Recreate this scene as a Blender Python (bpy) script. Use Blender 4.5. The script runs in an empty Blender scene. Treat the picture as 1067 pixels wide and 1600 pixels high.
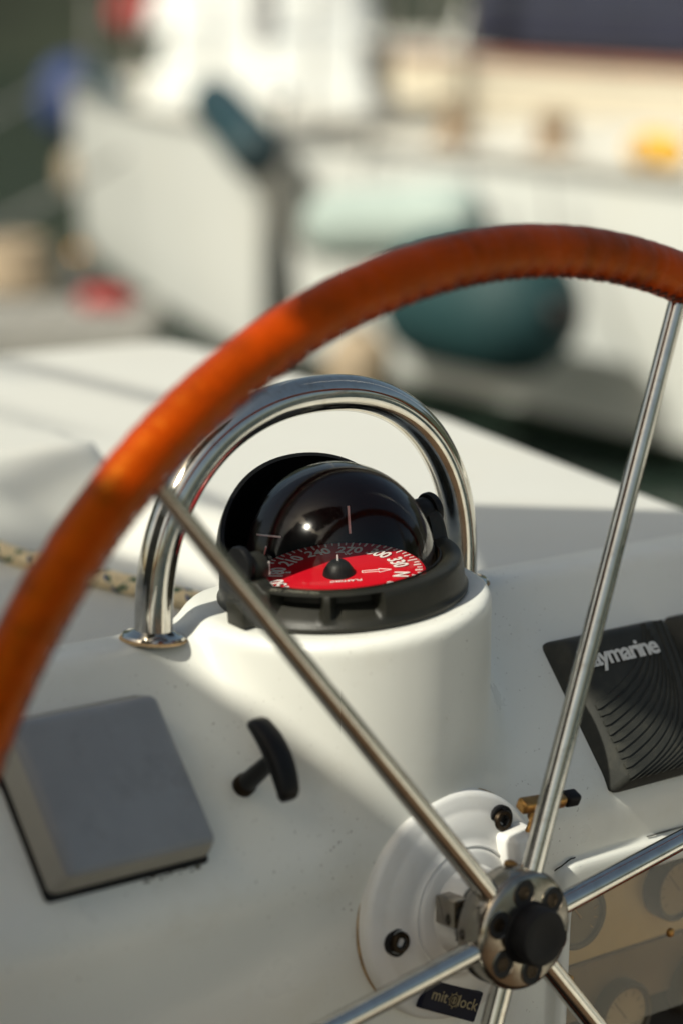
import bpy, bmesh, math, random
import numpy as np
from mathutils import Vector, Matrix
random.seed(7)
C = bpy.context.scene.collection
sc = bpy.context.scene

# ------------------------------------------------------------------ camera, sky, sun, exposure
cam_d = bpy.data.cameras.new('camera')
cam = bpy.data.objects.new('camera', cam_d); C.objects.link(cam)
cam.matrix_world = Matrix(((0.7792, 0.1189, -0.6153, -0.9599),
                           (-0.6263, 0.1831, -0.7578, -1.1790),
                           (0.0225, 0.9759, 0.2172, 0.3957), (0, 0, 0, 1)))
cam_d.sensor_fit = 'VERTICAL'; cam_d.sensor_height = 36.0; cam_d.sensor_width = 24.0
cam_d.lens = 85.0; cam_d.clip_start = 0.05; cam_d.clip_end = 2000
cam_d.dof.use_dof = True; cam_d.dof.focus_distance = 1.605; cam_d.dof.aperture_fstop = 2.75
cam_d.dof.aperture_blades = 0
sc.camera = cam

SUN_EL, SUN_AZ = math.radians(45), math.radians(1.5)
SUN = Vector((-math.cos(SUN_AZ)*math.cos(SUN_EL), -math.sin(SUN_AZ)*math.cos(SUN_EL), math.sin(SUN_EL)))
w = bpy.data.worlds.new('World'); sc.world = w; w.use_nodes = True
nt = w.node_tree; nt.nodes.clear()
wo = nt.nodes.new('ShaderNodeOutputWorld'); bg = nt.nodes.new('ShaderNodeBackground'); sky = nt.nodes.new('ShaderNodeTexSky')
sky.sky_type = 'NISHITA'; sky.sun_disc = False; sky.sun_elevation = SUN_EL
sky.sun_rotation = math.atan2(SUN.x, SUN.y)
sky.dust_density = 4.0; sky.ozone_density = 0.6; sky.air_density = 1.0
tn = nt.nodes.new('ShaderNodeMix'); tn.data_type = 'RGBA'; tn.blend_type = 'MULTIPLY'; tn.inputs[0].default_value = 1.0
tn.inputs[7].default_value = (1.05, 1.03, .87, 1)
nt.links.new(sky.outputs[0], tn.inputs[6]); nt.links.new(tn.outputs[2], bg.inputs[0]); bg.inputs[1].default_value = 0.126
nt.links.new(bg.outputs[0], wo.inputs[0])
sd = bpy.data.lights.new('sun', 'SUN'); sd.energy = 4.5; sd.angle = math.radians(0.55); sd.color = (1.0, 0.965, 0.83)
so = bpy.data.objects.new('sun', sd); C.objects.link(so)
so.rotation_euler = SUN.to_track_quat('Z', 'Y').to_euler(); so.location = SUN*30
vs = sc.view_settings
sc.display_settings.display_device = 'sRGB'
vs.view_transform = 'Standard'; vs.look = 'None'; vs.exposure = 0.0; vs.gamma = 1.0; vs.use_curve_mapping = False
try:
    sc.cycles.max_bounces = 10; sc.cycles.transparent_max_bounces = 12
    sc.cycles.caustics_reflective = False; sc.cycles.caustics_refractive = False
    sc.cycles.sample_clamp_indirect = 6.0
    sc.cycles.use_denoising = True
except Exception: pass

# ------------------------------------------------------------------ helpers
def finish(bm, smooth=True, ang=40):
    bmesh.ops.recalc_face_normals(bm, faces=bm.faces)
    for f in bm.faces: f.smooth = smooth
    if smooth and ang < 179:
        a = math.radians(ang)
        for e in bm.edges:
            if len(e.link_faces) == 2 and e.calc_face_angle(0) > a: e.smooth = False
def obj(name, bm, mats, parent=None, smooth=True, ang=40, kind=None, label=None, recalc=True, local=False):
    if recalc: finish(bm, smooth, ang)
    me = bpy.data.meshes.new(name); 
    if parent is not None and not local:
        inv = WORLD[parent].inverted()
        bmesh.ops.transform(bm, matrix=inv, verts=bm.verts)
    bm.to_mesh(me); bm.free()
    for m in (mats if isinstance(mats, (list, tuple)) else [mats]): me.materials.append(m)
    o = bpy.data.objects.new(name, me); C.objects.link(o)
    if parent is not None: o.parent = parent
    WORLD[o] = WORLD[parent].copy() if parent is not None else Matrix()
    if kind: o['kind'] = kind
    if label: o['label'] = label
    return o
WORLD = {}
def thing(name, label, cat, loc=(0, 0, 0), rot=None, group=None):
    o = bpy.data.objects.new(name, None); C.objects.link(o)
    o.empty_display_size = .05
    m = Matrix.Translation(loc)
    if rot is not None: m = m @ rot.to_4x4()
    o.matrix_world = m; o.location = m.translation; o.rotation_euler = m.to_euler()
    WORLD[o] = m
    o['label'] = label; o['category'] = cat
    if group: o['group'] = group
    return o
def tag(o, label, cat, group=None, kind=None):
    o['label'] = label; o['category'] = cat
    if group: o['group'] = group
    if kind: o['kind'] = kind
    return o

def frame(z, xhint=(1, 0, 0), o=(0, 0, 0)):
    z = Vector(z).normalized(); x = Vector(xhint); x = (x-z*x.dot(z)).normalized(); y = z.cross(x)
    m = Matrix.Identity(4)
    for i in range(3): m[i][0], m[i][1], m[i][2], m[i][3] = x[i], y[i], z[i], o[i]
    return m
def lathe(bm, prof, seg=48, m=Matrix(), cap0=True, cap1=True, mi=0):
    rings = []
    for r, z in prof:
        if r < 1e-6: rings.append([bm.verts.new(m @ Vector((0, 0, z)))])
        else: rings.append([bm.verts.new(m @ Vector((r*math.cos(2*math.pi*i/seg), r*math.sin(2*math.pi*i/seg), z))) for i in range(seg)])
    fs = []
    for a, b in zip(rings, rings[1:]):
        for i in range(seg):
            j = (i+1) % seg
            if len(a) == 1 and len(b) == 1: continue
            if len(a) == 1: fs.append(bm.faces.new((a[0], b[j], b[i])))
            elif len(b) == 1: fs.append(bm.faces.new((a[i], a[j], b[0])))
            else: fs.append(bm.faces.new((a[i], a[j], b[j], b[i])))
    if cap0 and len(rings[0]) > 1: fs.append(bm.faces.new(rings[0][::-1]))
    if cap1 and len(rings[-1]) > 1: fs.append(bm.faces.new(rings[-1]))
    for f in fs: f.material_index = mi
    return fs
def tube(bm, pts, rad, seg=12, closed=False, caps=True, mi=0, up=(0, 0, 1), shape=None):
    """rad: number or f(i). shape: f(i,k)-> radius factor"""
    pts = [Vector(p) for p in pts]; n = len(pts)
    rings = []; u = Vector(up)
    for i in range(n):
        if closed: t = pts[(i+1) % n]-pts[i-1]
        else: t = pts[min(i+1, n-1)]-pts[max(i-1, 0)]
        t.normalize()
        u = u-t*u.dot(t)
        if u.length < 1e-6: u = t.orthogonal()
        u.normalize(); v = t.cross(u)
        r = rad(i) if callable(rad) else rad
        rings.append([bm.verts.new(pts[i]+(u*math.cos(2*math.pi*k/seg)+v*math.sin(2*math.pi*k/seg))*r*(shape(i, k) if shape else 1)) for k in range(seg)])
    m = n if closed else n-1
    for i in range(m):
        a, b = rings[i], rings[(i+1) % n]
        for k in range(seg):
            f = bm.faces.new((a[k], a[(k+1) % seg], b[(k+1) % seg], b[k])); f.material_index = mi
    if caps and not closed:
        bm.faces.new(rings[0][::-1]).material_index = mi; bm.faces.new(rings[-1]).material_index = mi
def box(bm, lo, hi, m=Matrix(), bev=0.0, seg=2, taper=None, mi=0):
    """box between lo and hi; taper=(l,r,b,t) insets of the +z face"""
    x0, y0, z0 = lo; x1, y1, z1 = hi
    l, r, b, t = taper or (0, 0, 0, 0)
    co = [(x0, y0, z0), (x1, y0, z0), (x1, y1, z0), (x0, y1, z0), (x0+l, y0+b, z1), (x1-r, y0+b, z1), (x1-r, y1-t, z1), (x0+l, y1-t, z1)]
    tmp = bmesh.new()
    vs_ = [tmp.verts.new(c) for c in co]
    for q in ((3, 2, 1, 0), (4, 5, 6, 7), (0, 1, 5, 4), (1, 2, 6, 5), (2, 3, 7, 6), (3, 0, 4, 7)): tmp.faces.new([vs_[i] for i in q])
    if bev: bmesh.ops.bevel(tmp, geom=list(tmp.edges), offset=bev, segments=seg, profile=.5, affect='EDGES')
    join(bm, tmp, m, mi)
def join(bm, tmp, m=Matrix(), mi=None):
    mp = {}
    for v in tmp.verts: mp[v] = bm.verts.new(m @ v.co)
    for f in tmp.faces:
        try:
            g = bm.faces.new([mp[v] for v in f.verts]); g.material_index = f.material_index if mi is None else mi
        except ValueError: pass
    tmp.free()
def sphere(bm, r, m=Matrix(), u=24, v=14, mi=0):
    lathe(bm, [(r*math.sin(math.pi*i/v), -r*math.cos(math.pi*i/v)) for i in range(v+1)], u, m, False, False, mi)
def prism(bm, poly, h0, h1, m=Matrix(), mi=0):
    a = [bm.verts.new(m @ Vector((x, y, h0))) for x, y in poly]; b = [bm.verts.new(m @ Vector((x, y, h1))) for x, y in poly]
    n = len(poly)
    for f in [bm.faces.new(a[::-1]), bm.faces.new(b)]+[bm.faces.new((a[i], a[(i+1) % n], b[(i+1) % n], b[i])) for i in range(n)]: f.material_index = mi
def text(bm, body, size, m, depth=.0002, bold=0.0, shear=0.0, sx=1.0, space=1.0, align='CENTER', mi=0):
    cu = bpy.data.curves.new('t', 'FONT'); cu.body = body; cu.size = size; cu.extrude = depth; cu.offset = bold; cu.shear = shear
    cu.align_x = align; cu.align_y = 'CENTER'; cu.space_character = space; cu.resolution_u = 3
    o = bpy.data.objects.new('t', cu); C.objects.link(o)
    dg = bpy.context.evaluated_depsgraph_get(); me = bpy.data.meshes.new_from_object(o.evaluated_get(dg))
    tmp = bmesh.new(); tmp.from_mesh(me)
    bmesh.ops.scale(tmp, vec=(sx, 1, 1), verts=tmp.verts)
    for f in tmp.faces: f.material_index = 0
    join(bm, tmp, m, mi)
    bpy.data.objects.remove(o); bpy.data.curves.remove(cu); bpy.data.meshes.remove(me)
def sm(x): x = min(1, max(0, x)); return x*x*(3-2*x)

# ------------------------------------------------------------------ materials
def mat(name, col, rough=.5, metal=0.0, var=0.0, vscale=8.0, bump=0.0, bscale=200.0, coat=0.0, dirt=None, dscale=5.0, damt=.5, spec=.5, rvar=0.0, sheen=0.0, specks=False):
    m = bpy.data.materials.new(name); m.use_nodes = True; n = m.node_tree; b = n.nodes['Principled BSDF']; L = n.links.new
    b.inputs['Roughness'].default_value = rough; b.inputs['Metallic'].default_value = metal
    b.inputs['Coat Weight'].default_value = coat; b.inputs['Specular IOR Level'].default_value = spec
    b.inputs['Coat Roughness'].default_value = .15
    if sheen: b.inputs['Sheen Weight'].default_value = sheen
    b.inputs['Base Color'].default_value = (*col, 1)
    tc = n.nodes.new('ShaderNodeTexCoord'); src = tc.outputs['Object']
    def noise(s, d=4, r=.6):
        t = n.nodes.new('ShaderNodeTexNoise'); t.inputs['Scale'].default_value = s; t.inputs['Detail'].default_value = d; t.inputs['Roughness'].default_value = r
        L(src, t.inputs['Vector']); return t.outputs['Fac']
    def ramp(f, a, c):
        t = n.nodes.new('ShaderNodeMapRange'); t.inputs[1].default_value = a; t.inputs[2].default_value = c; L(f, t.inputs[0]); return t.outputs[0]
    def mix(f, a, c):
        t = n.nodes.new('ShaderNodeMix'); t.data_type = 'RGBA'
        if f is not None: L(f, t.inputs[0])
        for k, x in ((6, a), (7, c)):
            if isinstance(x, tuple): t.inputs[k].default_value = (*x, 1)
            else: L(x, t.inputs[k])
        return t.outputs[2]
    c = None
    if var:
        f = ramp(noise(vscale), .3, .7)
        c = mix(f, tuple(max(0, x*(1-var)) for x in col), tuple(min(1, x*(1+var)) for x in col))
    if dirt:
        t = n.nodes.new('ShaderNodeMath'); t.operation = 'MULTIPLY'; t.inputs[1].default_value = damt
        L(ramp(noise(dscale, 8, .65), .52, .75), t.inputs[0])
        c = mix(t.outputs[0], c if c is not None else col, dirt)
    if c is not None: L(c, b.inputs['Base Color'])
    if specks:
        f = ramp(noise(420, 2, .5), .705, .73)
        g_ = ramp(noise(9, 2, .5), .45, .62)
        t = n.nodes.new('ShaderNodeMath'); t.operation = 'MULTIPLY'; L(f, t.inputs[0]); L(g_, t.inputs[1])
        c = mix(t.outputs[0], c if c is not None else col, (.16, .12, .08)); L(c, b.inputs['Base Color'])
    if rvar:
        t = n.nodes.new('ShaderNodeMapRange'); t.inputs[1].default_value = .3; t.inputs[2].default_value = .7
        t.inputs[3].default_value = max(.01, rough-rvar); t.inputs[4].default_value = rough+rvar
        L(noise(vscale*3, 6), t.inputs[0]); L(t.outputs[0], b.inputs['Roughness'])
    if bump:
        t = n.nodes.new('ShaderNodeBump'); t.inputs['Strength'].default_value = bump; t.inputs['Distance'].default_value = .001
        L(noise(bscale, 3), t.inputs['Height']); L(t.outputs[0], b.inputs['Normal'])
    return m
GEL = mat('white_gelcoat', (.76, .76, .70), .36, 0, .03, 6, .05, 60, 0, (.56, .52, .41), 14, .30, .5, .10, specks=True)
GEL2 = mat('white_painted_casting', (.80, .79, .76), .32, 0, .02, 20, .05, 90, 0, (.55, .48, .36), 40, .25)
CHROME = mat('polished_stainless', (.54, .52, .48), .10, 1, .10, 60, 0, 0, 0, (.30, .22, .15), 130, .40, .5, .05)
STEEL = mat('worn_stainless', (.33, .30, .255), .20, 1, .08, 80, .03, 300, 0, (.22, .15, .09), 50, .45, .5, .05)
BLACKP = mat('black_plastic', (.006, .006, .0065), .45, 0, .3, 40, .12, 900, spec=.25)
RUBBER = mat('black_rubber', (.006, .006, .007), .6, 0, .3, 60, .2, 800, spec=.25)
RING = mat('faded_black_plastic', (.017, .0165, .012), .42, 0, .25, 30, .15, 700, 0, (.040, .036, .022), 25, .5, spec=.35)
GREY = mat('grey_plastic_cover', (.24, .255, .275), .48, 0, .10, 18, .12, 1200, 0, (.12, .12, .12), 28, .45, .5, .08)
GREYLIT = mat('lit_plastic_side', (.34, .33, .29), .5, 0, .06, 30, .12, 1200)  # flanks paler than the front, the light on them put into the colour
COVER = mat('charcoal_rubber_cover', (.036, .037, .033), .55, 0, .15, 30, .1, 900, 0, (.085, .08, .06), 60, .4, spec=.15)
GROOVE = mat('dark_groove', (.008, .008, .009), .7)
WHITEINK = mat('white_print', (.62, .62, .60), .5, 0, .1, 300)
PALEINK = mat('worn_pale_print', (.20, .19, .15), .6)
GOLDINK = mat('gold_print', (.30, .24, .12), .45)
NAVY = mat('navy_label', (.006, .007, .020), .55, 0, .2, 60, spec=.15)
BRASS = mat('tarnished_brass', (.42, .23, .075), .38, 1, .25, 120, .25, 500, 0, (.12, .06, .02), 90, .6)
DARKSTEEL = mat('dark_steel', (.035, .026, .018), .45, 1, .3, 200)
RUSTDARK = mat('grimy_sealant', (.10, .075, .045), .8, 0, .4, 300)
RUSTSEAL = mat('brown_stained_sealant', (.36, .24, .12), .7, 0, .4, 120, .3, 400)
RED = mat('red_card', (.62, .004, .016), .45)
WHITECARD = mat('white_card_print', (.85, .80, .76), .5)
PINK = mat('pale_lubber_pin', (.9, .78, .72), .4)
TEAK = mat('teak_sole', (.10, .058, .028), .6, 0, .3, 12, .2, 150)
CREAM = mat('cream_panel', (.80, .69, .48), .5, 0, .06, 20)
REFLBROWN = mat('reflection_brown', (.20, .15, .10), .5, 0, .15, 20)
DARKBOX = mat('dark_void', (.01, .01, .01), .8)  # near-black puts the shade of hollows into the colour
DIALF = mat('gauge_face', (.40, .34, .24), .4)
DIALD = mat('gauge_dark_face', (.10, .09, .075), .35)
TICK = mat('brown_dial_print', (.27, .22, .15), .5)
BEZEL = mat('gauge_bezel', (.07, .062, .05), .35)

def leather():
    m = mat('oiled_leather', (.37, .036, .001), .38, 0, .30, 22, .6, 420, 0, (.10, .010, .002), 30, .75, .62, .06)
    m.node_tree.nodes['Principled BSDF'].inputs['Specular Tint'].default_value = (1.0, .55, .03, 1)
    return m
LEATHER = leather()
STITCH = mat('dark_lacing', (.10, .022, .008), .7)

def glass(name, tint, refl=1.0, rough=.0, ior=1.45, rough2=None):
    m = bpy.data.materials.new(name); m.use_nodes = True; n = m.node_tree; n.nodes.clear(); L = n.links.new
    o = n.nodes.new('ShaderNodeOutputMaterial'); mx = n.nodes.new('ShaderNodeMixShader'); t = n.nodes.new('ShaderNodeBsdfTransparent')
    g = n.nodes.new('ShaderNodeBsdfGlossy'); f = n.nodes.new('ShaderNodeFresnel'); f.inputs[0].default_value = ior
    t.inputs[0].default_value = (*tint, 1); g.inputs['Roughness'].default_value = rough; g.inputs[0].default_value = (refl, refl, refl, 1)
    gs = g.outputs[0]
    if rough2:
        g2 = n.nodes.new('ShaderNodeBsdfGlossy'); g2.inputs['Roughness'].default_value = rough2; g2.inputs[0].default_value = (refl, refl, refl, 1)
        m2 = n.nodes.new('ShaderNodeMixShader'); m2.inputs[0].default_value = .35; L(g.outputs[0], m2.inputs[1]); L(g2.outputs[0], m2.inputs[2]); gs = m2.outputs[0]
    ge = n.nodes.new('ShaderNodeNewGeometry'); iv = n.nodes.new('ShaderNodeMath'); iv.operation = 'SUBTRACT'; iv.inputs[0].default_value = 1.0; L(ge.outputs['Backfacing'], iv.inputs[1])
    mu = n.nodes.new('ShaderNodeMath'); mu.operation = 'MULTIPLY'; L(f.outputs[0], mu.inputs[0]); L(iv.outputs[0], mu.inputs[1])
    L(mu.outputs[0], mx.inputs[0]); L(t.outputs[0], mx.inputs[1]); L(gs, mx.inputs[2]); L(mx.outputs[0], o.inputs[0])
    return m
DOME = glass('clear_dome', (.95, .945, .94), .9, .03, 1.42, .14)
SMOKED = glass('smoked_acrylic', (.84, .77, .64), .9, .05, 1.55)

# ------------------------------------------------------------------ panel frame of the helm console
E41 = math.radians(41)
PS = Vector((0, math.sin(E41), math.cos(E41))); PN = Vector((0, -math.cos(E41), math.sin(E41))); PO = Vector((0, -.09, -.14))
PANEL = Matrix(((1, 0, 0, 0), (0, PS.y, PN.y, PO.y), (0, PS.z, PN.z, PO.z), (0, 0, 0, 1)))   # local x, up-slope, normal
GX, GY = [-.1, .17, .60, 1.10, 1.28], [.395, .497, .61, .668, .66]
def gun(y): return float(np.interp(y, GX, GY))

# ------------------------------------------------------------------ own boat: moulded helm console (distance field meshed once)
def surface_nets(f, org, h):
    ins = f < 0; nx, ny, nz = f.shape
    cnt = np.zeros((nx-1, ny-1, nz-1), np.float32); acc = np.zeros((3, nx-1, ny-1, nz-1), np.float32)
    faces = []
    idx3 = np.arange(3)
    quads = []
    for ax in range(3):
        a = [slice(None)]*3; b = [slice(None)]*3
        a[ax] = slice(0, -1); b[ax] = slice(1, None)
        fa, fb = f[tuple(a)], f[tuple(b)]
        cross = ins[tuple(a)] != ins[tuple(b)]
        I = np.argwhere(cross)
        va, vb = fa[cross], fb[cross]; t = va/(va-vb)
        P = I.astype(np.float32); P[:, ax] += t
        o1, o2 = [k for k in range(3) if k != ax]
        for d1 in (0, -1):
            for d2 in (0, -1):
                J = I.copy(); J[:, o1] += d1; J[:, o2] += d2
                ok = (J[:, o1] >= 0) & (J[:, o2] >= 0) & (J[:, o1] < f.shape[o1]-1) & (J[:, o2] < f.shape[o2]-1)
                Jk = J[ok]
                np.add.at(cnt, tuple(Jk.T), 1)
                for k in range(3): np.add.at(acc[k], tuple(Jk.T), P[ok][:, k])
        inner = (I[:, o1] > 0) & (I[:, o2] > 0) & (I[:, o1] < f.shape[o1]-1) & (I[:, o2] < f.shape[o2]-1)
        Q = []
        for d1, d2 in ((0, 0), (-1, 0), (-1, -1), (0, -1)):
            J = I[inner].copy(); J[:, o1] += d1; J[:, o2] += d2; Q.append(J)
        flip = (va[inner] < 0)
        if ax == 1: flip = ~flip
        quads.append((Q, flip))
    act = cnt > 0; ids = -np.ones(cnt.shape, np.int64); ids[act] = np.arange(act.sum())
    V = np.stack([acc[k][act]/cnt[act] for k in range(3)], 1)*h+np.array(org)
    F = []
    for Q, flip in quads:
        q = np.stack([ids[tuple(J.T)] for J in Q], 1)
        q[flip] = q[flip][:, ::-1]
        F.append(q)
    return V, np.concatenate(F)
def smax(a, b, k):
    hh = np.clip(.5-.5*(b-a)/k, 0, 1); return b*(1-hh)+a*hh+k*hh*(1-hh)
def smin(a, b, k): return -smax(-a, -b, k)
def console():
    h = .0025
    x = np.arange(-.76, .40, h, dtype=np.float32); y = np.arange(-.125, .075, h, dtype=np.float32); z = np.arange(-.46, .03, h, dtype=np.float32)
    X, Y, Z = np.meshgrid(x, y, z, indexing='ij', sparse=True)
    front = -(Y+.09)+0*Z
    pan = (Y-PO.y)*PN.y+(Z-PO.z)*PN.z
    body = smax(smax(front, pan, .010), Z+.0135, .008)
    body = smax(body, Y-.058, .012)
    body = smax(body, np.abs(X+.18)-.57, .01)
    r = .0965
    ped = np.sqrt((X+Z*.025)**2+Y**2)-r
    ped = smax(ped, (Z-.105*X)*.9945-.0030, .009)
    f = smin(body+0*X, ped, .030)
    # raised moulded frame and recess of the engine panel
    fr = np.maximum(np.maximum(np.abs(X-.36)-.246, Z+.181), np.abs(Y+.07)-.028)
    fr = smax(smax(np.abs(X-.36)-.246+0*Z, Z+.181, .018), np.abs(Y+.07)-.027, .006)
    f = smin(f, fr, .003)
    rc = smax(smax(.127-X+0*Z, Z+.201, .022), Y+.045, .004)
    f = smax(f, -rc, .005)
    f = np.maximum(f, -.455-Z)
    V, F = surface_nets(f.astype(np.float32), (x[0], y[0], z[0]), h)
    me = bpy.data.meshes.new('helm_console'); me.from_pydata(V.tolist(), [], F.tolist()); me.update()
    for p in me.polygons: p.use_smooth = True
    me.materials.append(GEL)
    o = bpy.data.objects.new('helm_console', me); C.objects.link(o); WORLD[o] = Matrix()
    return tag(o, 'white moulded helm console with sloping instrument face and round compass pedestal', 'console')
console()

# ------------------------------------------------------------------ own boat: deck, hull side, cockpit
def deck_h(x, y):
    z = -.034
    rec = sm((.17-x)/.06)*sm((y-.058)/.006)*sm((.480-y)/.035)
    z -= .036*rec
    nose = .170-max(0, (y-.58))**2*6.0
    mound = sm((nose-x)/.034)*sm((y-.462)/.05)*sm((.68-y)/.07)
    z += .041*mound
    z += .020*sm((y-.95)/.10)*sm((.42-x)/.12)
    z += .014*sm((y-.62)/.15)*sm((.30-x)/.12)
    return z
def deck():
    bm = bmesh.new(); ys = [.051+.0011*i for i in range(8)]+[.066+.012*i for i in range(0, 104)]; NX = 150; rows = []
    for y in ys:
        g = gun(y); row = []
        end = sm((y-1.12)/.18)
        g2 = g-.40*end*end
        for i in range(NX+1):
            x = -1.15+(g2+1.15)*(1-(1-i/NX)**1.15)
            row.append(bm.verts.new((x, y, deck_h(x, y)-.035*end*end)))
        zt = deck_h(g2, y)-.035*end*end
        for k in range(1, 6):
            a = k*math.pi/10; row.append(bm.verts.new((g2+.022*math.sin(a), y, zt-.022*(1-math.cos(a)))))
        row.append(bm.verts.new((g2+.03, y, -1.35)))
        rows.append(row)
    for a, b in zip(rows, rows[1:]):
        for i in range(len(a)-1): bm.faces.new((a[i], a[i+1], b[i+1], b[i]))
    last = rows[-1]; low = [bm.verts.new((v.co.x, v.co.y+.05, -1.35)) for v in last]
    for i in range(len(last)-1): bm.faces.new((last[i], last[i+1], low[i+1], low[i]))
    return obj('boat_deck', bm, DECK, ang=60, kind='structure')
def deckmat():
    m = mat('deck_gelcoat', (.605, .605, .565), .42, 0, .02, 5, 0, 60, 0, (.60, .56, .46), 11, .22)
    n = m.node_tree; L = n.links.new; b = n.nodes['Principled BSDF']
    tc = n.nodes.new('ShaderNodeTexCoord'); sp = n.nodes.new('ShaderNodeSeparateXYZ'); L(tc.outputs['Object'], sp.inputs[0])
    def ck(a):
        t = n.nodes.new('ShaderNodeMath'); t.operation = 'MULTIPLY'; t.inputs[1].default_value = 1500; L(a, t.inputs[0])
        s = n.nodes.new('ShaderNodeMath'); s.operation = 'SINE'; L(t.outputs[0], s.inputs[0]); return s.outputs[0]
    p = n.nodes.new('ShaderNodeMath'); p.operation = 'MULTIPLY'; L(ck(sp.outputs[0]), p.inputs[0]); L(ck(sp.outputs[1]), p.inputs[1])
    def lt(a, c):
        t = n.nodes.new('ShaderNodeMath'); t.operation = 'LESS_THAN'; t.inputs[1].default_value = c; L(a, t.inputs[0]); return t.outputs[0]
    k = n.nodes.new('ShaderNodeMath'); k.operation = 'MULTIPLY'; L(lt(sp.outputs[1], .40), k.inputs[0]); L(lt(sp.outputs[0], .12), k.inputs[1])
    q = n.nodes.new('ShaderNodeMath'); q.operation = 'MULTIPLY'; L(k.outputs[0], q.inputs[0]); L(p.outputs[0], q.inputs[1])
    bu = n.nodes.new('ShaderNodeBump'); bu.inputs['Strength'].default_value = .8; bu.inputs['Distance'].default_value = .0006
    L(q.outputs[0], bu.inputs['Height']); L(bu.outputs[0], b.inputs['Normal'])
    return m
DECK = deckmat()
deck()
def cockpit():
    bm = bmesh.new(); box(bm, (-2.4, -3.2, -1.0), (1.2, -.46, -.86)); obj('cockpit_floor', bm, TEAK, kind='structure', smooth=False)
    for x0_, x1_ in ((-1.9, -1.3), (.62, 1.15)):
        bm = bmesh.new(); box(bm, (x0_, -2.9, -.855), (x1_, -.4, -.45), bev=.03); obj('cockpit_side_bench', bm, GEL, kind='structure')
cockpit()

# shade: unseen sheets and bars added overhead and to port, outlined to cast shadows
e1 = Vector((0, 0, 1)).cross(SUN).normalized(); e2 = SUN.cross(e1)
def sunpt_z(s, t, z):
    p = e1*s+e2*t; k = (z-p.z)/SUN.z; return p+SUN*k
def sunpt_x(s, t, x):
    p = e1*s+e2*t; k = (x-p.x)/SUN.x; return p+SUN*k
BLOCKER = mat('blocker_grey', (.13, .125, .11), .9, 0, .1, 10, .3, 300)
TOP_BLOCK = [(-.285, .230), (.0, .075), (.045, .054), (.0644, .066), (.0915, .086), (.115, .070), (.139, .036), (.42, -.03), (.50, .62), (.25, .70), (-.115, .36)]
bm = bmesh.new()
lowp = [bm.verts.new(sunpt_z(s, t, 1.12)) for s, t in TOP_BLOCK]; hip = [bm.verts.new(v.co+Vector((0, 0, .004))) for v in lowp]
bm.faces.new(lowp); bm.faces.new(hip[::-1])
for i in range(len(lowp)): bm.faces.new((lowp[i], lowp[(i+1) % len(lowp)], hip[(i+1) % len(lowp)], hip[i]))
tag(obj('overhead_sun_blocker', bm, BLOCKER, smooth=False), 'added unseen grey sheet above the port side that blocks the sun', 'sun blocker')
for nm_, lab_, pth, rad_ in (('shadow_caster_line', 'added unseen line above the deck, curved to cast a shadow band', [(-.478, .015), (-.489, .07), (-.494, .105), (-.488, .124), (-.45, .127), (-.40, .119), (-.35, .125), (-.285, .228)], .0075),
                                ('shadow_caster_bar', 'added unseen bar high above the deck that casts a soft shadow band', [(-.80, .298), (-1.2, .300), (-3.0, .302)], .011)):
    bm = bmesh.new(); tube(bm, [sunpt_z(s_, t_, 1.8 if 'line' in nm_ else 2.5) for s_, t_ in pth], rad_, 8); tag(obj(nm_, bm, BLOCKER), lab_, 'line' if 'line' in nm_ else 'shadow caster')  # both tubes added only to throw shadow bands on the deck
PORT_BLOCK = [(.62, -.105), (.098, -.1035), (.060, -.104), (.034, -.1025), (-.02, -.106), (-.075, -.108), (-.125, -.100), (-.16, .025), (-.462, .035), (-.472, -.20), (-.60, -.35)]
bm = bmesh.new()
tp = [sunpt_x(s, t, -1.42) for s, t in PORT_BLOCK]
a = [bm.verts.new(v) for v in tp]; b = [bm.verts.new((v.x, v.y, -.3)) for v in tp]
a2 = [bm.verts.new((v.x-.004, v.y, v.z)) for v in tp]; b2 = [bm.verts.new((v.x-.004, v.y, -.3)) for v in tp]
for i in range(len(tp)-1):
    bm.faces.new((a[i], a[i+1], b[i+1], b[i])); bm.faces.new((a2[i+1], a2[i], b2[i], b2[i+1])); bm.faces.new((a[i+1], a[i], a2[i], a2[i+1]))
tag(obj('port_sun_blocker', bm, BLOCKER, smooth=False), 'added unseen grey screen on the port side that blocks the sun', 'canvas screen')  # added screen whose top edge shapes the shadow from port

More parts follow.
